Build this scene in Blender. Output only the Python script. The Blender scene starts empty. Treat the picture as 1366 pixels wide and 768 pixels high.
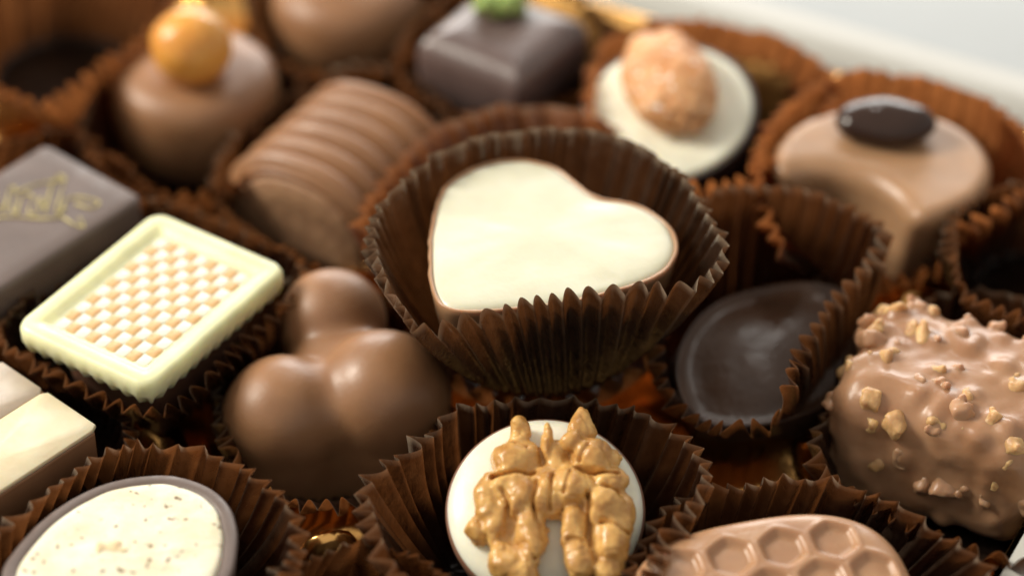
import bpy, math, random
import numpy as np
from mathutils import Vector, Matrix

# ------------------------------------------------------------------ scene, camera, light
scn = bpy.context.scene
COL = scn.collection
S = 0.01                       # everything below is written in centimetres
R = math.radians

cam_d = bpy.data.cameras.new('camera')
cam = bpy.data.objects.new('camera', cam_d); COL.objects.link(cam)
PITCH = R(39); FWD = Vector((0, math.cos(PITCH), -math.sin(PITCH)))
AIM = Vector((0, 0, 1.5)); CAMP = AIM - FWD*38
cam.location = CAMP*S
cam.rotation_euler = (R(90)-PITCH, 0, 0)
cam_d.lens = 100; cam_d.sensor_width = 36
cam_d.clip_start = 0.01; cam_d.clip_end = 50
cam_d.dof.use_dof = True
cam_d.dof.focus_distance = 35.0*S
cam_d.dof.aperture_fstop = 8.0
cam_d.dof.aperture_blades = 0
scn.camera = cam

scn.view_settings.view_transform = 'Standard'
scn.view_settings.look = 'None'
scn.view_settings.exposure = 0.0
scn.view_settings.gamma = 1.0
scn.cycles.use_denoising = True
scn.cycles.max_bounces = 8
scn.cycles.transmission_bounces = 4
scn.cycles.caustics_reflective = False
scn.cycles.caustics_refractive = False

w = bpy.data.worlds.new('World'); scn.world = w; w.use_nodes = True
w.node_tree.nodes['Background'].inputs[0].default_value = (1.0, 0.93, 0.84, 1)
w.node_tree.nodes['Background'].inputs[1].default_value = 0.58

def area(name, direction, dist, sx, sy, power, col):
    l = bpy.data.lights.new(name, 'AREA'); l.shape = 'RECTANGLE'
    l.size = sx*S; l.size_y = sy*S; l.energy = power; l.color = col
    o = bpy.data.objects.new(name, l); COL.objects.link(o)
    d = Vector(direction).normalized()
    o.location = d*dist*S
    o.rotation_euler = d.to_track_quat('Z', 'Y').to_euler()
    return o
area('window_light', (-0.78, 0.15, 0.62), 70, 22, 26, 6.2, (1.0, 0.93, 0.80))
area('far_window_light', (0.05, 0.90, 0.30), 110, 90, 40, 9.0, (1.0, 0.97, 0.92))
area('lamp_light', (0.10, 0.60, 0.80), 60, 3, 3, 0.25, (1, 0.96, 0.9))

# ------------------------------------------------------------------ helpers
def mesh_obj(name, V, F, mat, parent=None, smooth=True, loc=None, rot=None):
    me = bpy.data.meshes.new(name)
    V = np.asarray(V, dtype=float)*S
    me.from_pydata(V.tolist(), [], [tuple(int(i) for i in f) for f in F])
    if mat: me.materials.append(mat)
    if smooth: me.polygons.foreach_set('use_smooth', [True]*len(me.polygons))
    me.update()
    o = bpy.data.objects.new(name, me); COL.objects.link(o)
    if parent: o.parent = parent
    if loc is not None: o.location = Vector(loc)*S
    if rot is not None: o.rotation_euler = rot
    return o

def clone(o, parent, loc, rot=(0, 0, 0), sc=(1, 1, 1)):
    c = o.copy(); COL.objects.link(c); c.parent = parent
    c.location = Vector(loc)*S; c.rotation_euler = rot; c.scale = sc
    return c

def thing(name, label, cat, loc=(0, 0, 0), rot=(0, 0, 0), group=None):
    o = bpy.data.objects.new(name, None); COL.objects.link(o)
    o.empty_display_size = 0.01
    o.location = Vector(loc)*S; o.rotation_euler = rot
    tag(o, label, cat, group); return o
def tag(o, label, cat, group=None):
    o['label'] = label; o['category'] = cat
    if group: o['group'] = group

def noise3(P, scale, seed=0):
    """value noise, P (...,3), result -1..1"""
    Q = np.asarray(P)*scale + 100.37 + seed*7.13
    I = np.floor(Q).astype(np.int64); F_ = Q-I; F_ = F_*F_*(3-2*F_)
    out = 0
    for dx in (0, 1):
        for dy in (0, 1):
            for dz in (0, 1):
                h = ((I[..., 0]+dx)*73856093) ^ ((I[..., 1]+dy)*19349663) ^ ((I[..., 2]+dz)*83492791) ^ (seed*2654435)
                h = (h ^ (h >> 13))*1274126177 & 0x7fffffff
                h = (h ^ (h >> 16)) & 0xffff
                wt = (F_[..., 0] if dx else 1-F_[..., 0])*(F_[..., 1] if dy else 1-F_[..., 1])*(F_[..., 2] if dz else 1-F_[..., 2])
                out = out + wt*(h/32767.5-1)
    return out

def smin(a, b, k):
    h = np.clip(0.5+0.5*(b-a)/k, 0, 1)
    return b*(1-h)+a*h-k*h*(1-h)
def smax(a, b, k): return -smin(-a, -b, k)
def sphere(P, c, r): return np.linalg.norm(P-np.array(c), axis=-1)-r
def ellip(P, c, r):
    r = np.array(r); k = np.linalg.norm((P-np.array(c))/r, axis=-1)
    return (k-1)*r.min()
def caps(P, a, b, ra, rb=None):
    rb = ra if rb is None else rb
    a = np.array(a, float); b = np.array(b, float); ab = b-a
    t = np.clip(((P-a)@ab)/max(ab@ab, 1e-9), 0, 1)
    return np.linalg.norm(P-a-t[..., None]*ab, axis=-1)-(ra+(rb-ra)*t)
def rbox(P, c, h, r):
    q = np.abs(P-np.array(c))-(np.array(h)-r)
    return np.linalg.norm(np.maximum(q, 0), axis=-1)+np.minimum(q.max(-1), 0)-r

def surfnet(f, lo, hi, h):
    lo = np.array(lo, float); hi = np.array(hi, float)
    n = np.ceil((hi-lo)/h).astype(int)+1
    ax = [lo[i]+h*np.arange(n[i]) for i in range(3)]
    P = np.stack(np.meshgrid(*ax, indexing='ij'), -1)
    V = f(P); ins = V < 0
    m = n-1
    acc = np.zeros((*m, 3)); cnt = np.zeros(m)
    for a in range(3):
        o1, o2 = [i for i in range(3) if i != a]
        for s1 in (0, 1):
            for s2 in (0, 1):
                sl0 = [None]*3; sl0[a] = slice(0, m[a]); sl0[o1] = slice(s1, s1+m[o1]); sl0[o2] = slice(s2, s2+m[o2])
                sl1 = list(sl0); sl1[a] = slice(1, 1+m[a])
                v0 = V[tuple(sl0)]; v1 = V[tuple(sl1)]
                cr = (v0 < 0) != (v1 < 0)
                d = np.where(cr, v0-v1, 1)
                t = np.where(cr, v0/d, 0)
                acc[..., a] += np.where(cr, t, 0); acc[..., o1] += cr*s1; acc[..., o2] += cr*s2
                cnt += cr
    mask = cnt > 0
    idx = -np.ones(m, dtype=np.int64); idx[mask] = np.arange(mask.sum())
    base = np.stack(np.nonzero(mask), -1)
    verts = lo+h*(base+acc[mask]/cnt[mask][:, None])
    faces = []
    for a in range(3):
        o1, o2 = (a+1) % 3, (a+2) % 3
        sl0 = [slice(None)]*3; sl0[a] = slice(0, m[a]); sl0[o1] = slice(1, m[o1]); sl0[o2] = slice(1, m[o2])
        sl1 = list(sl0); sl1[a] = slice(1, 1+m[a])
        i0 = ins[tuple(sl0)]; i1 = ins[tuple(sl1)]
        def cell(d1, d2):
            s = [None]*3; s[a] = slice(0, m[a]); s[o1] = slice(1-d1, m[o1]-d1); s[o2] = slice(1-d2, m[o2]-d2)
            return idx[tuple(s)]
        q = np.stack([cell(1, 1), cell(0, 1), cell(0, 0), cell(1, 0)], -1)
        A = i0 & ~i1; B = ~i0 & i1
        faces.append(q[A]); faces.append(q[B][:, ::-1])
    return verts, np.concatenate(faces)

def rings(name, loops, mat, parent=None, cap0=True, cap1=True, **kw):
    """loft closed loops (each N x 3)"""
    N = len(loops[0]); V = np.concatenate([np.asarray(l, float) for l in loops]); F = []
    for k in range(len(loops)-1):
        for i in range(N):
            j = (i+1) % N
            F.append((k*N+i, k*N+j, (k+1)*N+j, (k+1)*N+i))
    V = V.tolist()
    if cap0:
        V.append(np.mean(loops[0], axis=0).tolist()); c = len(V)-1
        F += [(c, (i+1) % N, i) for i in range(N)]
    if cap1:
        V.append(np.mean(loops[-1], axis=0).tolist()); c = len(V)-1; b = (len(loops)-1)*N
        F += [(c, b+i, b+(i+1) % N) for i in range(N)]
    return mesh_obj(name, V, F, mat, parent, **kw)

def catmull(pts, n):
    P = np.array(pts, float); K = len(P)
    t = np.linspace(0, K, n*8, endpoint=False); i = t.astype(int); u = (t-i)[:, None]
    p0, p1, p2, p3 = P[(i-1) % K], P[i % K], P[(i+1) % K], P[(i+2) % K]
    c = 0.5*((2*p1)+(-p0+p2)*u+(2*p0-5*p1+4*p2-p3)*u*u+(-p0+3*p1-3*p2+p3)*u**3)
    d = np.linalg.norm(np.roll(c, -1, 0)-c, axis=1); s = np.concatenate([[0], np.cumsum(d)])
    cc = np.vstack([c, c[:1]])
    tt = np.linspace(0, s[-1], n, endpoint=False)
    return np.stack([np.interp(tt, s, cc[:, k]) for k in range(P.shape[1])], -1)

def offset_loop(L, d):
    """shift a CCW 2D loop inwards by d"""
    L = np.asarray(L); t = np.roll(L, -1, 0)-np.roll(L, 1, 0)
    nrm = np.stack([-t[:, 1], t[:, 0]], -1); nrm /= np.linalg.norm(nrm, axis=1)[:, None]
    return L+nrm*d
def z_loop(L, z): return np.hstack([L, np.full((len(L), 1), z)]) if np.isscalar(z) else np.hstack([L, np.asarray(z)[:, None]])
def rrect(a, b, r, n=96, p=None):
    """rounded rectangle loop, CCW"""
    pts = []
    for cx, cy, a0 in ((a-r, b-r, 0), (-a+r, b-r, 90), (-a+r, -b+r, 180), (a-r, -b+r, 270)):
        for k in range(9):
            t = R(a0+k*90/8); pts.append((cx+r*math.cos(t), cy+r*math.sin(t)))
    P = np.array(pts); P2 = np.vstack([P, P[:1]])
    s = np.concatenate([[0], np.cumsum(np.linalg.norm(np.diff(P2, axis=0), axis=1))])
    tt = np.linspace(0, s[-1], n, endpoint=False)
    return np.stack([np.interp(tt, s, P2[:, 0]), np.interp(tt, s, P2[:, 1])], -1)
def ell(a, b, n=96):
    t = np.linspace(0, 2*np.pi, n, endpoint=False); return np.stack([a*np.cos(t), b*np.sin(t)], -1)

# ------------------------------------------------------------------ materials
def mat_new(name):
    m = bpy.data.materials.new(name); m.use_nodes = True
    nt = m.node_tree; nt.nodes.clear()
    out = nt.nodes.new('ShaderNodeOutputMaterial')
    return m, nt, out
def nnode(nt, scale, detail=3, rough=.55, coord='Object', stretch=None):
    tc = nt.nodes.new('ShaderNodeTexCoord')
    n = nt.nodes.new('ShaderNodeTexNoise'); n.inputs['Scale'].default_value = scale
    n.inputs['Detail'].default_value = detail; n.inputs['Roughness'].default_value = rough
    if stretch:
        mp = nt.nodes.new('ShaderNodeMapping'); mp.inputs['Scale'].default_value = stretch
        nt.links.new(tc.outputs[coord], mp.inputs[0]); nt.links.new(mp.outputs[0], n.inputs['Vector'])
    else: nt.links.new(tc.outputs[coord], n.inputs['Vector'])
    return n
def ramp(nt, src, stops):
    r = nt.nodes.new('ShaderNodeValToRGB')
    while len(r.color_ramp.elements) < len(stops): r.color_ramp.elements.new(.5)
    for e, (p, c) in zip(r.color_ramp.elements, stops): e.position = p; e.color = (*c, 1)
    nt.links.new(src, r.inputs[0]); return r
def choc(name, col, col2=None, rough=.36, sss=.25, rad=(1, .45, .25), scale=.0016, bump=.12, nscale=180, fine=1500, fb=.05, spec=.5, coat=0, specks=None, spk=(.70, .74)):
    m, nt, out = mat_new(name); L = nt.links.new
    p = nt.nodes.new('ShaderNodeBsdfPrincipled'); L(p.outputs[0], out.inputs[0])
    n = nnode(nt, nscale, 4)
    c2 = col2 or tuple(c*.82 for c in col)
    r = ramp(nt, n.outputs['Fac'], [(.35, c2), (.65, col)])
    cs = r.outputs[0]
    if specks:
        sn = nnode(nt, 900, 1, .4); sr = ramp(nt, sn.outputs['Fac'], [(spk[0], (0, 0, 0)), (spk[1], (1, 1, 1))])
        mx = nt.nodes.new('ShaderNodeMix'); mx.data_type = 'RGBA'
        L(sr.outputs[0], mx.inputs[0]); L(cs, mx.inputs[6]); mx.inputs[7].default_value = (*specks, 1); cs = mx.outputs[2]
    L(cs, p.inputs['Base Color'])
    n3 = nnode(nt, nscale*1.7, 3)
    rr = nt.nodes.new('ShaderNodeMapRange'); L(n3.outputs['Fac'], rr.inputs[0])
    rr.inputs[1].default_value = .3; rr.inputs[2].default_value = .7
    rr.inputs[3].default_value = rough*.85; rr.inputs[4].default_value = rough*1.2
    L(rr.outputs[0], p.inputs['Roughness'])
    p.inputs['Specular IOR Level'].default_value = spec
    p.inputs['Subsurface Weight'].default_value = sss
    p.inputs['Subsurface Radius'].default_value = rad
    p.inputs['Subsurface Scale'].default_value = scale
    p.inputs['Coat Weight'].default_value = coat; p.inputs['Coat Roughness'].default_value = .12
    b = nt.nodes.new('ShaderNodeBump'); b.inputs['Strength'].default_value = bump; b.inputs['Distance'].default_value = .0006
    L(n.outputs['Fac'], b.inputs['Height'])
    n2 = nnode(nt, fine, 2)
    b2 = nt.nodes.new('ShaderNodeBump'); b2.inputs['Strength'].default_value = fb; b2.inputs['Distance'].default_value = .0002
    L(n2.outputs['Fac'], b2.inputs['Height']); L(b.outputs[0], b2.inputs['Normal']); L(b2.outputs[0], p.inputs['Normal'])
    return m

MILK = choc('milk_chocolate', (.31, .155, .072), (.25, .12, .056), rough=.42, sss=.3, bump=.2, fb=.10, nscale=110)
MILKW = choc('warm_milk_chocolate', (.43, .245, .13), rough=.36, sss=.35, bump=.03)
MILKD = choc('deep_milk_chocolate', (.205, .100, .062), rough=.38)
DARK = choc('dark_chocolate', (.045, .026, .020), rough=.42, sss=.08, spec=.6)
DARKM = choc('matt_dark_chocolate', (.13, .092, .080), rough=.5, sss=.1, spec=.5)
SHELL = choc('greyish_dark_shell', (.145, .105, .09), rough=.5, sss=.1, bump=.2)
GLOSS = choc('glossy_dark_chocolate', (.095, .050, .030), rough=.30, sss=.08, spec=.34, bump=.5)
BEAN = choc('glazed_bean_chocolate', (.040, .020, .014), rough=.10, sss=.03, spec=.38, bump=.15, nscale=120, coat=.0)
CREAM = choc('cream_filling', (.70, .69, .55), (.655, .635, .48), rough=.36, sss=.5, rad=(1, .8, .45), scale=.002, bump=.35, nscale=85, fb=.12, specks=(.62, .50, .30), spk=(.80, .86))
WHITE = choc('white_chocolate', (.88, .86, .70), rough=.35, sss=.5, rad=(1, .8, .45), scale=.002, bump=.06)
WAFW = choc('yellowish_white_chocolate', (.84, .84, .52), rough=.36, sss=.5, rad=(1, .85, .4), scale=.0025, bump=.08)
SPECK = choc('speckled_cream', (.80, .77, .62), (.72, .66, .47), rough=.5, sss=.4, bump=.5, nscale=260, fb=.3, specks=(.22, .14, .07), spk=(.66, .72))
CARAM = choc('caramel_squares', (.50, .27, .095), (.70, .47, .23), rough=.55, sss=.3, bump=.2, nscale=400)
TAUPE = choc('hazelnut_cream_layer', (.50, .41, .31), (.40, .31, .23), rough=.45)
NOUG = choc('nougat_filling', (.36, .20, .105), (.26, .135, .07), rough=.6, bump=.6, nscale=320, fb=.4)
WALN = choc('walnut_flesh', (.72, .43, .14), (.44, .21, .055), rough=.28, sss=.22, rad=(1, .5, .2), scale=.0015, bump=.35, nscale=420, fb=.15, coat=.0)
HAZ = choc('roasted_hazelnut_skin', (.78, .39, .085), (.62, .26, .045), rough=.27, sss=.4, bump=.15, nscale=150)
ALM = choc('sugared_nut_skin', (.72, .40, .19), (.56, .24, .08), rough=.5, sss=.35, bump=.8, nscale=330, fb=.5, specks=(.9, .8, .7), spk=(.66, .76))
NUTP = choc('chopped_nut', (.70, .44, .19), (.46, .25, .11), rough=.45, sss=.35, bump=.5, nscale=420)
COATN = choc('thinly_coated_nut', (.50, .29, .165), (.42, .225, .12), rough=.33, sss=.35, bump=.2)
PIST = choc('pistachio_green', (.22, .34, .07), (.36, .44, .16), rough=.5, sss=.3, bump=.6, nscale=300)
BARM = choc('nut_bar_chocolate', (.44, .245, .135), (.34, .17, .085), rough=.33, sss=.35, bump=.4, nscale=130)
HONM = choc('honeycomb_milk_chocolate', (.46, .26, .14), (.38, .20, .105), rough=.30, sss=.35, bump=.12)

def paper_mat(name, translucency):
    m, nt, out = mat_new(name); L = nt.links.new
    p = nt.nodes.new('ShaderNodeBsdfPrincipled')
    n = nnode(nt, 350, 4)
    r = ramp(nt, n.outputs['Fac'], [(.3, (.013, .008, .005)), (.7, (.030, .018, .012))])
    ca = nt.nodes.new('ShaderNodeAttribute'); ca.attribute_name = 'crease_glint'
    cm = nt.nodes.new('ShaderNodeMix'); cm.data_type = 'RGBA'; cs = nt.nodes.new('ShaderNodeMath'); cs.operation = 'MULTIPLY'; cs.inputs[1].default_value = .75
    L(ca.outputs['Fac'], cs.inputs[0]); L(cs.outputs[0], cm.inputs[0]); L(r.outputs[0], cm.inputs[6]); cm.inputs[7].default_value = (.30, .235, .17, 1)  # paler folds and rim paint in the highlights that paper edges catch
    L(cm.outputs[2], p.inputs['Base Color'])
    p.inputs['Roughness'].default_value = .25; p.inputs['Specular IOR Level'].default_value = .65
    n2 = nnode(nt, 650, 3, stretch=(1, 1, .6))
    b = nt.nodes.new('ShaderNodeBump'); b.inputs['Strength'].default_value = .8; b.inputs['Distance'].default_value = .0004
    L(n2.outputs['Fac'], b.inputs['Height']); L(b.outputs[0], p.inputs['Normal'])
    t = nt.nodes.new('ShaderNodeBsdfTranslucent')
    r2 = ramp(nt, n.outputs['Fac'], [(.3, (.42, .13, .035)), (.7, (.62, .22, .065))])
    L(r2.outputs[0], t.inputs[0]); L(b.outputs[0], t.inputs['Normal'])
    mx = nt.nodes.new('ShaderNodeMixShader'); mx.inputs[0].default_value = translucency
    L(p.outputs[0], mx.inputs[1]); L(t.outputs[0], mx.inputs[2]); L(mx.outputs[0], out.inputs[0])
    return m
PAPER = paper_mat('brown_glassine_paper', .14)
PAPER_HALF_BACKLIT = paper_mat('half_backlit_look_glassine_paper', .26)  # same paper, more translucent to give the corner cup an amber lit look
PAPER_SHADED = paper_mat('shaded_look_glassine_paper', .07)  # same paper, less translucent so the heart cup looks shaded
PAPER_BACKLIT = paper_mat('backlit_look_glassine_paper', .48)  # same paper, translucency raised so the back cups glow as if backlit
def gold_mat():
    m, nt, out = mat_new('gold_foil'); L = nt.links.new
    p = nt.nodes.new('ShaderNodeBsdfPrincipled'); L(p.outputs[0], out.inputs[0])
    p.inputs['Base Color'].default_value = (.93, .52, .17, 1); p.inputs['Metallic'].default_value = 1
    p.inputs['Roughness'].default_value = .24
    n = nnode(nt, 120, 3); b = nt.nodes.new('ShaderNodeBump'); b.inputs['Strength'].default_value = .5; b.inputs['Distance'].default_value = .001
    L(n.outputs['Fac'], b.inputs['Height']); L(b.outputs[0], p.inputs['Normal'])
    return m
GOLD = gold_mat()
def plain(name, col, rough, ns=60, bump=.05):
    m, nt, out = mat_new(name); L = nt.links.new
    p = nt.nodes.new('ShaderNodeBsdfPrincipled'); L(p.outputs[0], out.inputs[0])
    n = nnode(nt, ns, 3); r = ramp(nt, n.outputs['Fac'], [(.3, tuple(c*.95 for c in col)), (.7, col)])
    L(r.outputs[0], p.inputs['Base Color']); p.inputs['Roughness'].default_value = rough
    b = nt.nodes.new('ShaderNodeBump'); b.inputs['Strength'].default_value = bump; b.inputs['Distance'].default_value = .001
    L(n.outputs['Fac'], b.inputs['Height']); L(b.outputs[0], p.inputs['Normal'])
    return m
TABLE = plain('white_table_paint', (.35, .375, .385), .35)
BOARD = plain('white_box_board', (.47, .465, .43), .5)
GINK = plain('gold_ink', (.52, .44, .14), .45)

# ------------------------------------------------------------------ table and box
tb = mesh_obj('table', [(-90, -60, -.1), (90, -60, -.1), (90, 140, -.1), (-90, 140, -.1)], [(0, 1, 2, 3)], TABLE, smooth=False)
tb['kind'] = 'structure'

TA = R(-28); ca, sa = math.cos(TA), math.sin(TA)
def AB(a, b): return (a*ca-b*sa, a*sa+b*ca)
box = thing('chocolate_box', 'white cardboard box with moulded gold tray holding all the chocolates', 'box', (0, 0, 0), (0, 0, TA))
A0, A1, B0, B1 = -13.5, 7.5, -10.5, 7.0
def frame_part(name, m, x0, x1, y0, y1, wdt, z0, z1, z2):
    outer = rrect((x1-x0)/2+wdt, (y1-y0)/2+wdt, .25, 160)+np.array([(x0+x1)/2, (y0+y1)/2])
    inner = rrect((x1-x0)/2, (y1-y0)/2, .5, 160)+np.array([(x0+x1)/2, (y0+y1)/2])
    mid = outer*.97+inner*.03
    return rings(name, [z_loop(outer, z0), z_loop(outer, z1-.05), z_loop(mid, z1), z_loop(inner, z2), z_loop(inner, z2-.4)], m, box, False, False)
frame_part('box_wall', BOARD, A0-.12, A1+.12, B0-.12, B1+.12, 1.1, -.095, 1.32, 1.32)

CUPS = []   # (x, y, radius of the well)
def build_tray():
    h = .11
    xs = np.arange(A0, A1+h/2, h); ys = np.arange(B0, B1+h/2, h)
    X, Y = np.meshgrid(xs, ys, indexing='ij')
    wx = X*ca-Y*sa; wy = X*sa+Y*ca
    Z = np.full(X.shape, 1.25)
    d = np.full(X.shape, 9.)
    for (cx, cy, r) in CUPS:
        d = smin(d, np.hypot(wx-cx, wy-cy)-r, .15)
    t = np.clip((d+.05)/.5, 0, 1); t = t*t*(3-2*t)
    Z = .02+.62*t
    # little raised ribs of the tray between the cells
    for gx, gy, ra, rb_, rt in ((-7.394, 4.461, 0.75, 0.25, 55), (-0.95, 4.613, 0.35, 0.14, -35), (-2.249, -4.145, 0.5, 0.3, 10), (5.551, 0.663, 0.5, 0.25, 20), (-4.823, -2.06, 0.5, 0.14, -20), (-4.472, 2.519, 0.35, 0.2, -28)):
        ct, s_t = math.cos(R(rt)), math.sin(R(rt))
        ux = (wx-gx)*ct+(wy-gy)*s_t; uy = -(wx-gx)*s_t+(wy-gy)*ct
        Z = np.maximum(Z, 1.0*np.exp(-((ux/ra)**4+(uy/rb_)**2)))
    # rounded bead round the edge
    e = np.minimum(np.minimum(X-A0, A1-X), np.minimum(Y-B0, B1-Y))
    bead = np.exp(-((e-.16)/.1)**2)*.26
    eb = np.minimum(Y-B0, B1-Y); ea = np.minimum(X-A0, A1-X)
    Z = np.maximum(Z, 1.15*np.clip(1-(eb-.35)/.5, 0, 1)); Z = np.maximum(Z, 1.2*np.clip(1-ea/.16, 0, 1))+bead*(ea > eb)
    Z += .03*noise3(np.stack([X, Y, X*0], -1), 1.6, 3)*t
    nx, ny = X.shape
    V = np.stack([X, Y, Z], -1).reshape(-1, 3)
    I = np.arange(nx*ny).reshape(nx, ny)
    F = np.stack([I[:-1, :-1], I[1:, :-1], I[1:, 1:], I[:-1, 1:]], -1).reshape(-1, 4)
    mesh_obj('gold_tray', V, F, GOLD, box)

# ------------------------------------------------------------------ paper cups
CUPG = 'brown fluted paper cups'
def cup(label, rim, base, zb, rb, n=44, amp=.13, seed=1, well=True, bow=.12):
    rnd = np.random.RandomState(seed)
    n = int(n*1.12); amp *= .9; K = 12; N = n*K
    rimp = catmull(rim, N)
    A2 = 0.5*np.sum(rimp[:, 0]*np.roll(rimp[:, 1], -1)-np.roll(rimp[:, 0], -1)*rimp[:, 1])
    if A2 < 0: rimp = rimp[::-1]
    bx, by = base
    th0 = math.atan2(rimp[0, 1]-by, rimp[0, 0]-bx)
    s = np.arange(N)/N
    # angle of the base point: blend of the true bearing and an even spread
    ang = np.unwrap(np.arctan2(rimp[:, 1]-by, rimp[:, 0]-bx))
    even = th0+2*np.pi*s; ang = .5*ang+.5*even
    t = np.roll(rimp, -1, 0)-np.roll(rimp, 1, 0)
    nr = np.stack([t[:, 1], -t[:, 0]], -1); nr /= np.linalg.norm(nr, axis=1)[:, None]
    nb = np.stack([np.cos(ang), np.sin(ang)], -1)
    # irregular folds
    jit = np.cumsum(1+.22*rnd.randn(n)); jit = np.concatenate([[0], jit/jit[-1]*n])
    ph = np.interp(s*n, np.linspace(0, n, n+1), jit)
    fl = np.floor(ph).astype(int) % n
    x = ph*np.pi
    cusp = 1-2*np.abs(np.sin(x))**.75
    tri = np.arcsin(.94*np.cos(2*x))/math.asin(.94)
    wv = .82*cusp+.18*tri
    fa = 1+.28*rnd.randn(n); fa = np.clip(fa, .45, 1.6); fu = ph-np.floor(ph)
    ampf = fa[fl]*(1-fu)+fa[(fl+1) % n]*fu
    rz = .05*rnd.randn(n); rzf = rz[fl]*(1-fu)+rz[(fl+1) % n]*fu
    low = noise3(np.stack([np.cos(even)*1.3, np.sin(even)*1.3, even*0+seed], -1), 1.3, seed)
    cr = rimp.mean(0)
    H = 15; loops = []
    for k in range(H+1):
        h = k/H
        b = np.stack([bx+rb*nb[:, 0], by+rb*nb[:, 1]], -1)
        xy = b*(1-h)+rimp[:, :2]*h
        nn = nb*(1-h)+nr*h
        a = amp*(.35+.65*h**.8)*ampf
        bulge = bow*math.sin(math.pi*h)+.06*low*math.sin(math.pi*h*.8)
        wig = .035*noise3(np.stack([np.cos(even)*5, np.sin(even)*5, even*0+h*2.2+seed], -1), 1, seed+5)
        z = zb+(rimp[:, 2]-zb)*h+(.7*rzf+.05*low-.05*wv)*h
        # crimp the paper towards its free edge
        xy = xy+nn*(a*wv+bulge+wig*h)[:, None]
        loops.append(np.hstack([xy, z[:, None]]))
    b0 = np.stack([bx+(rb-.02)*nb[:, 0], by+(rb-.02)*nb[:, 1]], -1)
    b1 = np.stack([bx+(rb*.6)*nb[:, 0], by+(rb*.6)*nb[:, 1]], -1)
    loops = [z_loop(b1, zb+.012), z_loop(b0+nb*(amp*.3*ampf*wv)[:, None], zb+.012)]+loops
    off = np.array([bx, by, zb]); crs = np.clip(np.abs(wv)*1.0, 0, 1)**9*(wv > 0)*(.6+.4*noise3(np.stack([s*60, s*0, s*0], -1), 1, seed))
    o = rings('paper_cup', [l-off for l in loops], {3: PAPER_SHADED, 4: PAPER_BACKLIT, 11: PAPER_BACKLIT, 12: PAPER_BACKLIT, 21: PAPER_HALF_BACKLIT}.get(seed, PAPER), None, True, False, loc=off)  # lit and shaded copies of one paper, picked per cup
    at = o.data.attributes.new('crease_glint', 'FLOAT', 'POINT'); vals = []
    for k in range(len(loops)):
        hh = max(0, (k-2)/H); vals += np.clip(crs*min(1, hh*1.3)+(.8 if k == len(loops)-1 else 0), 0, 1).tolist()  # painted glint mask along fold ridges and free edge
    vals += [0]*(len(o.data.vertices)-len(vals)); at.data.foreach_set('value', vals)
    tag(o, label, 'paper cup', CUPG)
    if well: CUPS.append((bx, by, rb+.45))
    return o
def circ(cx, cy, rx, ry, z, rot=0, n=12):
    return [(cx+rx*math.cos(t)*math.cos(rot)-ry*math.sin(t)*math.sin(rot), cy+rx*math.cos(t)*math.sin(rot)+ry*math.sin(t)*math.cos(rot), z) for t in np.linspace(0, 2*np.pi, n, endpoint=False)]

cup('raised brown paper cup holding the white heart chocolate',
    [(-1.821, -1.383, 3.3), (-1.587, -2.134, 3.3), (-1.377, -2.631, 3.3), (-1.137, -3.032, 3.3), (-0.548, -2.861, 3.3), (0.202, -2.53, 3.3), (0.953, -2.282, 3.3), (1.546, -2.238, 3.3), (2.149, -2.223, 3.3), (2.514, -1.986, 3.3), (2.701, -1.49, 3.3), (2.57, -0.796, 3.3), (2.166, 0.196, 3.3), (1.602, 0.858, 3.3), (0.766, 1.162, 3.3), (-0.129, 0.993, 3.3), (-0.915, 0.574, 3.3), (-1.462, -0.161, 3.3), (-1.748, -0.796, 3.3)],
    (0.386, -0.79), 1.3, 1.22, 48, .085, 3, well=False, bow=.10)
cup('paper cup underneath the raised heart cup, its glowing rim showing behind it',
    [(-2.046, 0.728, 2.0), (-1.59, 2.256, 2.0), (-0.879, 3.238, 2.0), (0.075, 3.567, 2.0), (0.923, 3.329, 2.0), (1.671, 3.158, 1.6), (2.075, 2.278, 1.2), (2.092, 0.175, 1.15), (1.739, -1.222, 1.15), (0.359, -1.818, 1.15), (-0.911, -1.373, 1.15), (-1.543, 0.114, 1.2)],
    (.45, .3), .03, 1.1, 42, .12, 4)
cup('dark paper cup around the glossy dark chocolate right of the heart',
    [(2.54, 0.966, 2.3), (3.211, 1.201, 2.3), (3.813, 1.134, 2.3), (4.349, 0.9, 2.3), (4.726, 0.635, 2.3), (4.943, 0.308, 2.3), (4.81, -0.222, 2.3), (4.441, -0.803, 2.3), (4.128, -1.263, 2.3), (3.869, -1.834, 2.3), (3.58, -2.492, 2.3), (3.4, -3.019, 2.3), (3.254, -3.043, 1.9), (2.814, -3.154, 1.8), (2.328, -2.79, 1.6), (1.937, -2.072, 1.5), (1.847, -1.18, 1.5), (1.961, -0.218, 1.6), (2.139, 0.693, 1.9)],
    (3.245, -0.096), .03, 1.05, 42, .12, 5)
cup('open paper cup around the walnut topped chocolate at the front',
    [(-1.813, -4.458, 2.0), (-1.638, -4.059, 2.0), (-1.312, -3.694, 2.0), (-0.982, -3.239, 2.0), (-0.617, -2.86, 2.0), (0.159, -2.761, 2.0), (1.095, -2.789, 2.0), (2.011, -3.239, 2.0), (2.366, -3.897, 2.0), (2.296, -4.537, 2.0), (1.903, -5.273, 2.0), (1.341, -6.266, 2.0), (0.145, -6.922, 2.0), (-0.973, -6.447, 2.0), (-1.613, -5.463, 2.0)],
    (0.42, -4.024), .03, 1.2, 44, .13, 6)
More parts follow.
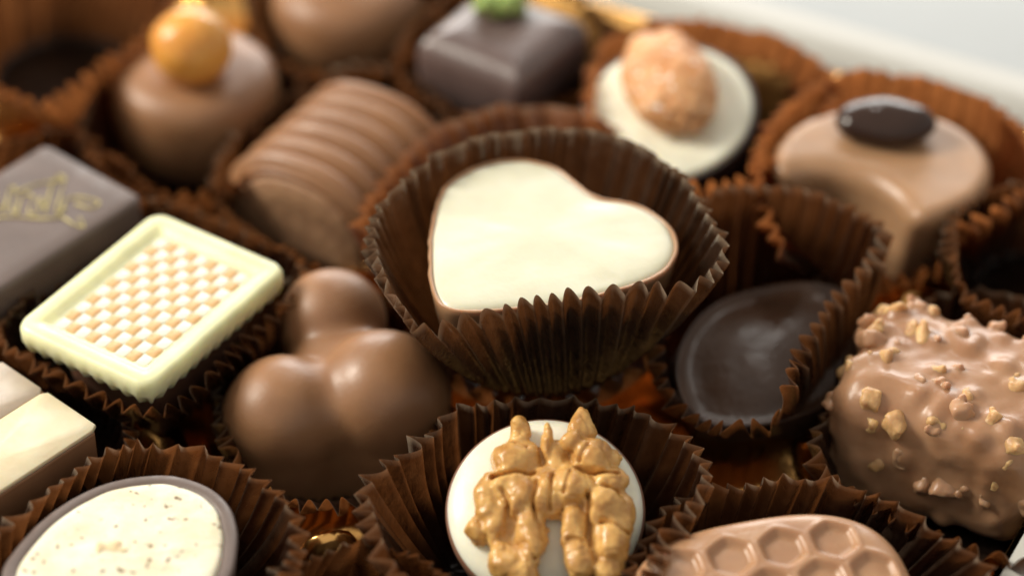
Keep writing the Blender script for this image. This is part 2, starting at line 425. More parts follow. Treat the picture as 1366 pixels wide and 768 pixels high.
cup('paper cup around the speckled oval cream chocolate at the lower left',
    [(-6.55, -5.938, 2.1), (-6.047, -5.186, 2.1), (-5.598, -4.539, 2.1), (-5.037, -3.94, 2.1), (-4.419, -3.736, 2.1), (-3.773, -3.804, 2.1), (-3.151, -4.208, 2.1), (-2.713, -4.696, 2.1), (-2.488, -5.186, 2.1), (-2.513, -5.815, 2.1), (-2.692, -6.425, 2.1), (-3.64, -7.366, 2.1), (-5.336, -7.251, 2.1)],
    (-4.851, -4.783), .03, 1.35, 46, .12, 7)
cup('low paper cup beneath the three lobed milk chocolate',
    [(-3.746, -2.48, 1.35), (-3.33, -3.599, 1.35), (-2.603, -4.112, 1.35), (-1.873, -3.978, 1.35), (-1.153, -3.255, 1.35), (-0.796, -2.192, 1.35), (-1.016, -0.849, 1.35), (-1.639, 0.089, 1.35), (-2.464, 0.491, 1.35), (-3.249, 0.089, 1.35), (-3.717, -1.002, 1.35)],
    (-2.426, -1.319), .03, 1.15, 40, .11, 8)
cup('paper cup around the honeycomb patterned chocolate at the lower right',
    [(1.339, -5.721, 1.7), (1.566, -5.052, 1.7), (1.95, -4.455, 1.7), (2.535, -4.057, 1.7), (3.326, -3.868, 1.7), (4.004, -4.003, 1.7), (4.689, -4.455, 1.7), (5.191, -4.962, 1.7), (5.636, -5.533, 1.7), (5.714, -6.272, 1.7), (4.372, -7.449, 1.7), (2.185, -7.219, 1.7)],
    (3.293, -5.039), .03, 1.2, 42, .12, 9)
cup('paper cup at the bottom edge between the oval and walnut chocolates',
    [(-2.82, -5.759, 1.8), (-2.507, -5.409, 1.8), (-1.894, -5.232, 1.8), (-1.269, -5.321, 1.8), (-0.837, -5.635, 1.8), (-0.632, -6.37, 1.8), (-1.549, -7.313, 1.8), (-2.502, -6.964, 1.8)],
    (-1.857, -5.417), .03, .9, 34, .11, 10)
cup('paper cup with orange lit rim behind the coffee bean chocolate',
    [(3.548, 0.112, 2.1), (3.307, 1.264, 2.1), (3.429, 2.472, 2.1), (4.012, 3.555, 2.1), (4.647, 4.114, 2.1), (5.572, 4.208, 2.1), (6.479, 3.703, 2.1), (7.064, 2.917, 2.1), (7.279, 1.86, 2.1), (6.812, 1.227, 2.0), (6.129, 0.646, 2.0), (5.784, 0.376, 1.7), (4.754, 0.478, 1.1), (4.034, 0.554, 1.3)],
    (5.537, 3.248), .03, 1.3, 46, .12, 11)
cup('paper cup with orange lit rim behind the white disc with sugared nut',
    [(1.051, 3.329, 2.0), (1.303, 4.987, 2.0), (2.076, 5.716, 2.0), (3.073, 5.676, 2.0), (4.04, 5.26, 2.0), (4.557, 4.486, 2.0), (4.54, 3.42, 2.0), (3.821, 2.344, 2.0), (2.838, 1.532, 2.0), (1.821, 1.736, 2.0), (1.237, 2.256, 2.0)],
    (2.776, 4.809), .03, 1.2, 44, .12, 12)
cup('paper cup under the nut studded chocolate bar at the right edge',
    [(3.75, -3.35, 1.5), (4.034, -2.218, 1.5), (4.79, -0.875, 1.5), (5.658, -0.174, 1.5), (6.667, -0.095, 1.5), (7.52, -1.028, 1.5), (7.364, -3.212, 1.5), (6.704, -5.077, 1.5), (5.803, -5.103, 1.5), (4.915, -4.625, 1.5), (4.114, -3.963, 1.5)],
    (5.854, -2.198), .03, 1.35, 44, .12, 13)
cup('empty looking paper cup cut by the right edge below the coffee bean chocolate',
    [(5.809, 0.239, 2.0), (5.968, 0.976, 2.0), (6.531, 1.566, 2.0), (7.376, 1.736, 2.0), (8.264, 0.893, 2.0), (8.245, -0.398, 2.0), (7.097, -1.474, 2.0), (6.329, -1.096, 2.0), (5.901, -0.633, 2.0)],
    (7.576, 1.522), .03, 1.1, 42, .12, 14)
cup('paper cup under the white checkered waffle chocolate',
    [(-6.699, -1.191, 1.7), (-6.305, -0.105, 1.7), (-5.748, 1.116, 1.7), (-4.943, 1.758, 1.7), (-3.924, 1.283, 1.7), (-2.957, 0.539, 1.7), (-2.742, -0.448, 1.85), (-3.276, -1.295, 1.85), (-3.785, -2.185, 1.85), (-4.291, -2.874, 1.85), (-4.86, -2.845, 1.8), (-5.63, -2.301, 1.8), (-6.426, -1.685, 1.8)],
    (-4.939, 0.379), .03, 1.35, 46, .11, 15)
cup('paper cup around the flat dark square with gold writing',
    [(-8.456, 0.748, 1.6), (-7.801, 2.446, 1.6), (-6.88, 3.43, 1.6), (-6.01, 3.303, 1.6), (-4.86, 1.89, 1.6), (-4.952, 1.245, 1.6), (-5.831, 0.02, 1.6), (-6.711, -0.842, 1.6), (-7.62, -0.687, 1.6)],
    (-6.864, 2.457), .03, 1.25, 44, .11, 16)
cup('blurred paper cup around the ridged chocolate log',
    [(-4.206, 2.626, 1.4), (-3.775, 3.984, 1.4), (-2.429, 5.417, 1.4), (-1.36, 5.027, 1.4), (-0.894, 3.615, 1.4), (-1.124, 1.844, 1.4), (-1.953, 0.429, 1.4), (-2.878, 0.673, 1.4), (-3.857, 1.504, 1.4)],
    (-2.612, 3.517), .03, 1.2, 44, .11, 17)
cup('blurred paper cup around the truffle topped with a hazelnut',
    [(-6.125, 3.295, 1.5), (-6.08, 4.787, 1.5), (-5.407, 5.764, 1.5), (-4.191, 5.963, 1.5), (-3.184, 5.076, 1.5), (-2.998, 3.752, 1.5), (-3.709, 2.404, 1.5), (-4.615, 1.97, 1.5), (-5.476, 2.23, 1.5)],
    (-4.724, 4.715), .03, 1.15, 42, .11, 18)
cup('blurred paper cup around the dark square with green pistachio',
    [(-1.75, 5.174, 1.5), (-1.397, 6.571, 1.5), (-0.498, 7.614, 1.5), (0.657, 7.402, 1.5), (1.494, 6.367, 1.5), (1.462, 5.174, 1.5), (0.62, 4.218, 1.5), (-0.249, 3.938, 1.5), (-1.229, 4.218, 1.5)],
    (-0.151, 6.665), .03, 1.15, 42, .11, 19)
cup('blurred paper cup around the chocolate cut by the top edge',
    [(-3.939, 6.367, 1.5), (-3.898, 8.259, 1.5), (-2.77, 9.142, 1.5), (-1.44, 8.259, 1.5), (-1.057, 6.571, 1.5), (-1.586, 5.271, 1.5), (-2.456, 4.883, 1.5), (-3.355, 5.174, 1.5)],
    (-2.615, 7.694), .03, 1.15, 42, .11, 20)
cup('blurred paper cup in the top left corner with amber lit edge',
    [(-7.925, 5.026, 2.0), (-8.057, 7.469, 2.0), (-6.928, 8.554, 2.0), (-5.536, 7.469, 2.0), (-5.104, 5.916, 2.0), (-5.8, 4.639, 2.0), (-6.541, 3.604, 2.0), (-7.326, 3.882, 2.0)],
    (-6.915, 6.868), .03, 1.15, 42, .11, 21)
cup('paper cup around the layered cream slice at the left edge',
    [(-7.873, -3.379, 1.4), (-7.541, -1.958, 1.4), (-6.682, -1.213, 1.4), (-5.518, -1.958, 1.4), (-4.81, -2.75, 1.4), (-5.211, -3.789, 1.4), (-6.192, -4.717, 1.4), (-7.279, -4.717, 1.4)],
    (-6.677, -2.341), .03, 1.25, 44, .11, 22)
CUPS += [(.4, -1.9, 1.5), (*(-4.429, 8.189), .7), (*AB(-8.8, 4.2), 1.2), (*AB(6.2, -7), 1.2), (*AB(-7, -6.2), 1.2), (*AB(-9, -2.5), 1.2)]
build_tray()

# ------------------------------------------------------------------ heart chocolate
def heart():
    z = 3.02
    outline = [(-1.051, -0.59), (-0.893, 0.243), (-0.426, 0.721), (0.07, 0.855), (0.564, 0.688), (0.903, 0.276), (1.143, 0.016), (1.626, -0.129), (1.999, -0.511), (2.122, -0.996), (1.988, -1.456), (1.664, -1.758), (1.094, -2.026), (0.531, -2.217), (0.065, -2.291), (-0.399, -2.349), (-0.743, -2.32), (-0.932, -2.144), (-1.035, -1.743), (-1.066, -1.212)]
    pts = outline[::-1]
    L = catmull(pts, 160)
    if np.sum(L[:, 0]*np.roll(L[:, 1], -1)-np.roll(L[:, 0], -1)*L[:, 1]) < 0: L = L[::-1]
    c = L.mean(0); L = L-c
    t = thing('heart_chocolate', 'heart shaped chocolate with smooth white top in the raised paper cup', 'chocolate', (c[0], c[1], 1.42))
    zt = z-1.42
    jag = .014*noise3(np.hstack([L, L[:, :1]*0]), 9, 2)+.014*noise3(np.hstack([L, L[:, :1]*0]), 3, 8)
    Lj = offset_loop(L, jag[:, None])
    sh = [z_loop(L*.56, 0), z_loop(L*.64, .1), z_loop(L*.84, .6), z_loop(L*.95, 1.1), z_loop(offset_loop(L, .01), zt-.10), z_loop(Lj, zt-.02), z_loop(offset_loop(Lj, .015), zt), z_loop(offset_loop(L, .045), zt), z_loop(offset_loop(L, .06), zt-.05)]
    rings('chocolate_shell', sh, MILKW, t, True, True)
    Li = offset_loop(L, .05+.006*noise3(np.hstack([L, L[:, :1]*0]), 5, 4)[:, None])
    lp = []
    for s_, dz in ((1, -.04), (.985, -.012), (.965, .004), (.94, .014), (.90, .022), (.84, .028), (.76, .034), (.66, .038), (.5, .036), (.34, .036), (.18, .036), (.06, .036)):
        xy = Li*s_
        n = noise3(np.hstack([xy, xy[:, :1]*0]), 2.2, 6)
        lp.append(z_loop(xy, zt+dz+(.018*n+.008*noise3(np.hstack([xy, xy[:, :1]*0]), 5, 9))*min(1, (1-s_)*9)))
    rings('white_filling', lp, CREAM, t, False, True)
heart()

# ------------------------------------------------------------------ white waffle
def waffle():
    P = [np.array(q) for q in [(-6.283, -1.595), (-4.766, 0.799), (-2.906, -0.522), (-4.593, -2.99)]]
    c = sum(P)/4
    e1 = ((P[1]-P[0])+(P[2]-P[3]))/2; e2 = ((P[2]-P[1])+(P[3]-P[0]))/2
    a = np.linalg.norm(e1)/2; b = np.linalg.norm(e2)/2; rot = math.atan2(e1[1], e1[0])
    t = thing('waffle_chocolate', 'white rectangular chocolate with raised rim and tan checkered centre', 'chocolate', (c[0], c[1], .75), (0, 0, rot))
    zt = 1.5
    L0 = rrect(a, b, .24, 240)
    s = np.arange(240)/240
    def wavy(d, k): return offset_loop(L0, (d+k*(.5-.5*np.cos(2*np.pi*s*44)))[:, None])
    rings('chocolate_base', [z_loop(L0*.60, 0), z_loop(L0*.66, .5), z_loop(L0*.72, 1.02)], MILKD, t)
    lp = [z_loop(L0*.70, 1.0), z_loop(wavy(.22, .08), 1.01), z_loop(wavy(.07, .10), 1.1), z_loop(wavy(.02, .06), 1.2), z_loop(offset_loop(L0, .0), 1.27), z_loop(offset_loop(L0, .0), zt-.08), *[z_loop(rrect(a-d_, b-d_, max(.24-d_, .07), 240), zz) for d_, zz in ((.03, zt-.02), (.09, zt), (.19, zt-.004), (.25, zt-.03), (.31, zt-.08), (.35, zt-.092))], z_loop(rrect(a-.6, b-.6, .07, 240), zt-.092)]
    rings('white_block', lp, WAFW, t)
    na, nb_ = 11, 9
    ia, ib = a-.37, b-.37; ca_, cb_ = 2*ia/na, 2*ib/nb_
    first = {}
    for i in range(na):
        for j in range(nb_):
            k = (i+j) % 2
            x, y = -ia+(i+.5)*ca_, -ib+(j+.5)*cb_
            if k not in first:
                hx, hy = ca_/2*.985, cb_/2*.985
                h = .009 if k else .011
                sq = rrect(hx, hy, .04, 20); sq2 = offset_loop(sq, .008)
                first[k] = rings('caramel_square' if k else 'white_square', [z_loop(sq, 0), z_loop(sq, h-.004), z_loop(sq2, h)], CARAM if k else WHITE, t, False, True, loc=(x, y, zt-.093))
            else:
                clone(first[k], t, (x, y, zt-.093), (0, 0, random.uniform(-.03, .03)), (1, 1, random.uniform(.8, 1.15)))
random.seed(5); waffle()

# ------------------------------------------------------------------ three lobed milk chocolate
def trefoil():
    c = (-2.382, -1.281, 1.2)
    t = thing('three_lobed_chocolate', 'smooth milk chocolate cluster of three round lobes left of the heart', 'chocolate', (c[0], c[1], .05))
    def loc(x, y): return (x-c[0], y-c[1])
    lob = [(loc(-2.377, -0.545), 1.30, .72), (loc(-2.939, -2.14), 1.05, .80), (loc(-1.655, -1.875), 1.15, .88)]
    def f(P):
        d = None
        for (x, y), z, r in lob:
            q = smin(sphere(P, (x, y, z), r), caps(P, (x, y, z-.05), (x*1.02, y*1.02, .2), r*.97, r*1.02), .05)
            d = q if d is None else smin(d, q, .32)
        d = smin(d, sphere(P, (0.05, -.05, 1.05), .60), .2)
        d = smax(d, -P[..., 2]+.02, .1)
        return d+.008*noise3(P, 2.5, 2)
    V, F = surfnet(f, (-2, -2.1, -.1), (2.1, 2.1, 2.3), .04)
    mesh_obj('chocolate_body', V, F, MILK, t)
    g = loc(-2.47, -0.991)
    V, F = surfnet(lambda P: ellip(P, (0, 0, 0), (.07, .045, .04))+.02*noise3(P, 18, 1), (-.1, -.1, -.1), (.1, .1, .1), .015)
    mesh_obj('nut_crumb', V, F, HAZ, t, loc=(g[0], g[1], 1.78))
trefoil()

# ------------------------------------------------------------------ walnut chocolate
def walnut():
    c = (0.404, -4.719, 1.95)
    tilt = R(25)
    t = thing('walnut_chocolate', 'white domed chocolate in dark shell topped with a walnut half', 'chocolate', (c[0], c[1]+.86, .36), (tilt, 0, 0))
    a, b = 1.20, 1.20
    L0 = ell(a, b, 128)
    lp = [z_loop(L0*.72, 0), z_loop(L0*.80, .15), z_loop(L0*.95, .9), z_loop(L0*1.005, 1.3), z_loop(L0*1.01, 1.4), z_loop(L0*.985, 1.44)]
    rings('chocolate_shell', lp, MILKD, t)
    lp = [z_loop(L0*math.cos(q)*.992, 1.40+.33*math.sin(q)) for q in np.linspace(0, 1.53, 16)]
    rings('white_dome', lp, WHITE, t, False, True)
    k = 3.228*112
    def W(x, y): return ((x/3.228+590-728)/111, (666-(y/3.228+530))/111/.90)
    cs = [(335, 145, 44, 44, .16), (325, 205, 50, 46, .14), (315, 290, 84, 78, .18), (370, 262, 40, 60, .20), (322, 430, 92, 84, .24), (200, 435, 58, 78, .12), (155, 560, 46, 52, .04), (228, 520, 56, 105, .12), (185, 480, 40, 60, .20),
          (378, 590, 58, 135, .22), (275, 695, 68, 72, .12), (345, 750, 60, 52, .18), (285, 360, 90, 24, .28), (452, 215, 26, 78, .28), (497, 262, 46, 68, .14), (450, 420, 76, 96, .26), (550, 400, 92, 74, .28), (500, 330, 80, 50, .16),
          (603, 135, 50, 70, .16), (570, 222, 54, 38, .30), (650, 270, 78, 74, .22), (740, 262, 32, 40, .08), (722, 370, 78, 56, .18), (690, 480, 84, 76, .24), (768, 510, 46, 105, .10), (722, 620, 74, 88, .18),
          (700, 725, 60, 60, .14), (565, 565, 54, 80, .26), (585, 680, 56, 90, .20)]
    base = 1.66
    def f(P):
        # gentle domain warp breaks up the smooth lobes
        Q = P+np.stack([noise3(P, 4.2, s) for s in (1, 2, 3)], -1)*.045
        d = None
        for zx, zy, rx, ry, z in cs:
            x0, y0 = W(zx, zy)
            e = ellip(Q, (x0, y0, base+z*.75), (rx*1.24/k, ry*1.22/k/.9, .10+.66*min(rx, ry)/k))
            d = e if d is None else smin(d, e, .03)
        xy = Q[..., :2]
        for (p0, p1, dep, wd) in (((225, 372), (395, 350), .09, .030), ((262, 430), (282, 530), .08, .028), ((400, 385), (405, 545), .08, .028), ((325, 540), (300, 640), .08, .03), ((585, 330), (760, 345), .08, .028),
                                  ((625, 440), (640, 640), .09, .03), ((480, 360), (470, 500), .07, .026), ((690, 555), (790, 590), .07, .03), ((250, 610), (330, 650), .08, .03), ((300, 230), (360, 250), .06, .026),
                                  ((640, 235), (600, 300), .07, .026), ((690, 400), (760, 430), .06, .028), ((560, 350), (530, 440), .06, .024), ((540, 620), (600, 625), .05, .026), ((350, 640), (400, 700), .05, .026)):
            a_ = np.array(W(*p0)); b_ = np.array(W(*p1)); ab = b_-a_
            tq = np.clip(((xy-a_)@ab)/(ab@ab), 0, 1)
            ds = np.linalg.norm(xy-a_-tq[..., None]*ab, axis=-1)
            d = d+.75*dep*np.exp(-(ds/(wd*.85))**2)
        core = rbox(Q, (-.02, .0, base-.02), (.64, .74, .20), .15)
        core = smax(core, -caps(Q, (.05, -.35, base), (.1, -1.1, base), .17), .08)
        d = smin(d, core, .06)
        d = d+.022*np.abs(noise3(P, 6.5, 5))+.010*np.abs(noise3(P, 13, 15))+.003*noise3(P, 18, 6)
        d = d+.014*np.exp(-(noise3(P, 4.2, 9)/.07)**2)+.004*np.exp(-(noise3(P, 9, 12)/.10)**2)
        return d
    V, F = surfnet(f, (-1.15, -1.35, base-.3), (1.15, 1.35, base+.75), .019)
    mesh_obj('walnut_half', V, F, WALN, t)
walnut()

# ------------------------------------------------------------------ white disc with sugared nut
def almond():
    c = (2.458, 3.92, 2.0)
    t = thing('nut_disc_chocolate', 'round white disc chocolate in dark shell topped with a sugared nut', 'chocolate', (c[0], c[1], .35), (R(14), R(-9), 0))
    L0 = ell(1.28, 1.30, 112)
    rings('dark_shell', [z_loop(L0*.70, 0), z_loop(L0*.8, .2), z_loop(L0*.97, 1.2), z_loop(L0*1.0, 1.52), z_loop(L0*.985, 1.57), z_loop(L0*.95, 1.57), z_loop(L0*.93, 1.5)], DARK, t)
    rings('white_disc', [z_loop(L0*.95*s, 1.56+dz) for s, dz in ((1, -.03), (.99, .02), (.96, .05), (.9, .065), (.7, .075), (.4, .075), (.1, .075))], WHITE, t, False, True)
    def f(P):
        d = ellip(P, (0, 0, 0), (.64, .95, .46))
        return d+.03*noise3(P, 3.5, 3)+.018*noise3(P, 11, 4)+.012*noise3(P, 22, 8)
    V, F = surfnet(f, (-.85, -1.1, -.6), (.85, 1.1, .62), .035)
    mesh_obj('sugared_nut', V, F, ALM, t, loc=(.08, .24, 1.93), rot=(0, 0, R(14)))
almond()

# ------------------------------------------------------------------ bitten moon chocolate with bean
def moon():
    c = (5.13, 2.154, 2.05); q = (4.275, 0.663, 2.05)
    bx, by = q[0]-c[0], q[1]-c[1]
    t = thing('crescent_chocolate', 'milk chocolate disc with a curved notch and a coffee bean on top', 'chocolate', (c[0], c[1], .35))
    zt = 1.7
    def f(P):
        r = np.hypot(P[..., 0], P[..., 1]*1.14)*(1+.42*np.clip(1-P[..., 2]/zt, 0, 1))
        d2 = r-1.60
        q = np.stack([d2+.30, np.abs(P[..., 2]-.8)-(.9-.30)], -1)
        d = np.linalg.norm(np.maximum(q, 0), axis=-1)+np.minimum(q.max(-1), 0)-.30
        bite = 1.12-np.hypot((P[..., 0]-bx)*1.0, (P[..., 1]-by)*.85)
        # the notch leans back under the disc and dies out towards its top
        d = smax(d, bite, .34)
        return d+.006*noise3(P, 2, 1)
    V, F = surfnet(f, (-1.9, -1.9, -.2), (1.9, 1.9, 2.0), .045)
    mesh_obj('chocolate_body', V, F, MILKW, t)
    def fb(P):
        d = ellip(P, (0, 0, 0), (.71, .42, .30))
        return d+.015*noise3(P, 3.5, 5)
    V, F = surfnet(fb, (-.8, -.6, -.4), (.8, .6, .4), .035)
    g = (5.202, 2.709, 2.25)
    mesh_obj('coffee_bean', V, F, BEAN, t, loc=(g[0]-c[0], g[1]-c[1], zt+.22), rot=(0, 0, R(-3)))
moon()

# ------------------------------------------------------------------ nut studded bar
def nutbar():
    c = (5.683, -2.272, 1.1)
    t = thing('nut_bar_chocolate', 'milk chocolate bar studded with chopped nuts at the right edge', 'chocolate', (c[0], c[1], .15), (R(0), R(0), R(-24)))
    rnd = np.random.RandomState(11)
    H = np.array((1.42, 1.12, .98))
    bumps = []
    while len(bumps) < 105:
        p = rnd.uniform(-1, 1, 3); ax = rnd.choice([0, 1, 2], p=[.28, .27, .45])
        p[ax] = np.sign(rnd.uniform(-1, 1)) if ax != 2 else 1
        if ax == 0: p[0] = -1 if rnd.rand() < .8 else 1
        if ax == 1: p[1] = -1 if rnd.rand() < .7 else 1
        p = p*(H-.08)
        rr = np.maximum(np.abs(p)-(H-.50), 0); n_ = np.linalg.norm(rr)
        if n_ > .47: p = np.sign(p)*((H-.50)*(np.abs(p) > (H-.50))+np.abs(p)*(np.abs(p) <= (H-.50)))+np.sign(p)*rr/n_*.47
        if all(np.linalg.norm(p-b[0]) > .17 for b in bumps): bumps.append((p, rnd.uniform(.08, .15)))
    def f(P):
        Q = P-np.array([0, 0, H[2]])
        d = rbox(Q, (0, 0, 0), H, .50)+.07*noise3(P, 1.4, 3)+.012*noise3(P, 3.3, 7)
        for p, r in bumps: d = smin(d, sphere(Q, p, r), .12)
        return d+.015*noise3(P, 6, 4)
    V, F = surfnet(f, (-1.8, -1.5, -.2), (1.8, 1.5, 2.4), .045)
    mesh_obj('chocolate_body', V, F, BARM, t)
    protos = []
    for s in range(4):
        def g(P, s=s):
            d = rbox(P, (0, 0, 0), (.14, .11, .09), .07)
            return d+.05*noise3(P, 9, s)+.015*noise3(P, 22, s+3)
        V, F = surfnet(g, (-.22, -.22, -.22), (.22, .22, .22), .025)
        protos.append((V, F))
    used = {}
    for i, (p, r) in enumerate(bumps):
        if p[2] < -.2: continue
        q = p*1.024
        if rnd.rand() < .12: continue
        loc = (q[0], q[1], q[2]+H[2])
        s = i % 8; rot = tuple(rnd.uniform(0, 6.28, 3)); k = rnd.uniform(.55, 1.35)
        if s not in used:
            used[s] = mesh_obj('nut_piece' if s < 4 else 'coated_nut_piece', *protos[s % 4], NUTP if s < 4 else COATN, t, loc=loc, rot=rot)
        else: clone(used[s], t, loc, rot, (k, k*rnd.uniform(.8, 1.2), k))
nutbar()

# ------------------------------------------------------------------ honeycomb chocolate
def honey():
    c = (3.051, -5.807, 1.7)
    t = thing('honeycomb_chocolate', 'milk chocolate with a pressed honeycomb pattern at the bottom edge', 'chocolate', (c[0], c[1], .2), (R(8), 0, R(14)))
    zt = 1.6
    s = .64
    hx = []
    for i in range(-5, 6):
        for j in range(-4, 5):
            x = s*(i+.5*(j % 2)); y = s*.866*j
            if (abs(x+.02)/1.42)**2.6+(abs(y)/1.02)**2.6 < 1: hx.append((x-.05, y+.12))
    def f(P):
        x, y, z = P[..., 0], P[..., 1], P[..., 2]
        d2 = ((np.abs(x)/1.72)**2.8+(np.abs(y)/1.30)**2.8)**(1/2.8)-1
        d2 = d2*1.3-.04*(z-zt)*0
        q = np.stack([d2+.34+.10*np.clip(zt-z, 0, 2)*.5, np.abs(z-.8)-(.8-.34)], -1)
        d = np.linalg.norm(np.maximum(q, 0), axis=-1)+np.minimum(q.max(-1), 0)-.34
        top = 1.55+.10*(1-(x/1.7)**2-(y/1.3)**2)
        d = smax(d, z-top, .12)
        best = np.full(x.shape, 9.)
        for hx_, hy_ in hx:
            u, v = np.abs(x-hx_), np.abs(y-hy_)
            h = np.maximum(u, u*.5+v*.866)
            cr = np.hypot(u, v); best = np.minimum(best, .7*h+.3*cr)
        e = np.clip((s*.44-best)/.09, 0, 1); e = e*e*(3-2*e)
        rim = np.exp(-((best-s*.46)/.03)**2)*.015
        return d+(e*.075-rim)*np.clip((z-1.1)/.2, 0, 1)
    V, F = surfnet(f, (-1.9, -1.5, -.1), (1.9, 1.5, 1.95), .026)
    mesh_obj('chocolate_body', V, F, HONM, t)
honey()

# ------------------------------------------------------------------ oval cream chocolate
def oval():
    z = 2.0
    outline = [(-5.936, -5.936), (-5.855, -5.5), (-5.559, -4.928), (-5.121, -4.471), (-4.605, -4.233), (-4.063, -4.206), (-3.589, -4.458), (-3.313, -4.889), (-3.23, -5.4), (-3.288, -6.022), (-3.546, -6.566), (-4.112, -6.922), (-4.964, -6.922), (-5.607, -6.566)]
    L = catmull(outline, 140)
    if np.sum(L[:, 0]*np.roll(L[:, 1], -1)-np.roll(L[:, 0], -1)*L[:, 1]) < 0: L = L[::-1]
    c = L.mean(0); L = L-c
    t = thing('oval_chocolate', 'oval dark shelled chocolate with speckled cream filling at lower left', 'chocolate', (c[0], c[1], .35))
    zt = z-.35
    j = .02*noise3(np.hstack([L, L[:, :1]*0]), 4, 2)[:, None]
    rings('dark_shell', [z_loop(L*.7, 0), z_loop(L*.8, .15), z_loop(L*.94, .9), z_loop(L*.99, zt-.12), z_loop(offset_loop(L, j*.4), zt-.03), z_loop(offset_loop(L, .03+j*.4), zt), z_loop(offset_loop(L, .15+j), zt-.005), z_loop(offset_loop(L, .19+j), zt-.05)], SHELL, t)
    Li = offset_loop(L, .17+j); lp = []
    for s_, dz in ((1, -.035), (.99, .0), (.975, .018), (.94, .03), (.88, .034), (.8, .034), (.7, .034), (.6, .034), (.5, .034), (.4, .034), (.3, .034), (.2, .034), (.1, .034)):
        xy = Li*s_; P = np.hstack([xy, xy[:, :1]*0])
        lp.append(z_loop(xy, zt+dz+(.015*noise3(P, 2.5, 6)+.010*noise3(P, 7, 7))*min(1, (1-s_)*12)))
    rings('cream_filling', lp, SPECK, t, False, True)
    V, F = surfnet(lambda P: ellip(P, (0, 0, 0), (.17, .13, .05))+.03*noise3(P, 9, 1), (-.25, -.25, -.1), (.25, .25, .1), .02)
    g = (-4.693, -5.5, 2.0); mesh_obj('caramel_drop', V, F, choc('pale_caramel', (.78, .62, .38), rough=.45, sss=.4), t, loc=(g[0]-c[0], g[1]-c[1], zt+.02))
oval()

# ------------------------------------------------------------------ layered slice, left edge
def layered():
    z = 1.95
    P = [np.array(q) for q in [(-5.099, -3.266), (-6.49, -2.141), (-6.167, -4.444)]]
    rot = math.atan2(*(P[0]-P[2])[::-1])
    c = (P[1]+P[2])/2+np.array([-.35, .0])
    e1 = np.array([math.cos(rot), math.sin(rot)]); e2 = np.array([-e1[1], e1[0]])
    a, b = 1.45, 1.42
    c = P[0]-e1*a+e2*b
    t = thing('layered_chocolate', 'square layered chocolate with cream and taupe bands at the left edge', 'chocolate', (c[0], c[1], .4), (0, 0, rot))
    zt = z-.4
    def slab(name, y0, y1, z0, z1, m, dx=0):
        L = rrect(a-dx, (y1-y0)/2, .06, 60)+np.array([0, (y0+y1)/2])
        rings(name, [z_loop(L, z0), z_loop(L, z1-.04), z_loop(offset_loop(L, .004), z1-.008), z_loop(offset_loop(L, .012), z1)], m, t)
    slab('chocolate_base', -b, b, 0, zt-.06, choc('warm_brown_layer', (.34, .17, .085), rough=.45, sss=.2))
    wc = choc('warm_cream_layer', (.76, .66, .46), (.70, .58, .38), rough=.42, sss=.4, bump=.3)
    slab('cream_band', -b+.01, -b+1.02, zt-.058, zt, wc, .01)
    slab('taupe_band', -b+1.022, -b+1.9, zt-.058, zt-.004, TAUPE, .01)
    slab('pale_band', -b+1.902, b-.01, zt-.058, zt, wc, .01)
layered()

# ------------------------------------------------------------------ flat dark square with gold writing
def ribbon(name, pts, w_, m, parent, z):
    """flattened pen stroke through 2D points"""
    P = np.array(pts, float); K = len(P)
    Pp = np.vstack([2*P[0]-P[1], P, 2*P[-1]-P[-2]])
    c = []
    for i in range(K-1):
        for u in np.linspace(0, 1, 8, endpoint=(i == K-2)):
            p0, p1, p2, p3 = Pp[i:i+4]
            c.append(.5*(2*p1+(-p0+p2)*u+(2*p0-5*p1+4*p2-p3)*u*u+(-p0+3*p1-3*p2+p3)*u**3))
    c = np.array(c); tg = np.gradient(c, axis=0); tg /= np.linalg.norm(tg, axis=1)[:, None]+1e-9
    nr = np.stack([-tg[:, 1], tg[:, 0]], -1)
    V = []; F = []
    for i in range(len(c)):
        ww = w_*(.65+.35*math.sin(i*.55))
        for s_, zz in ((-1, 0), (-.6, .015), (.6, .015), (1, 0)):
            q = c[i]+nr[i]*ww*s_; V.append((q[0], q[1], z+zz))
        if i:
            for k in range(3): F.append(((i-1)*4+k, i*4+k, i*4+k+1, (i-1)*4+k+1))
    return V, F
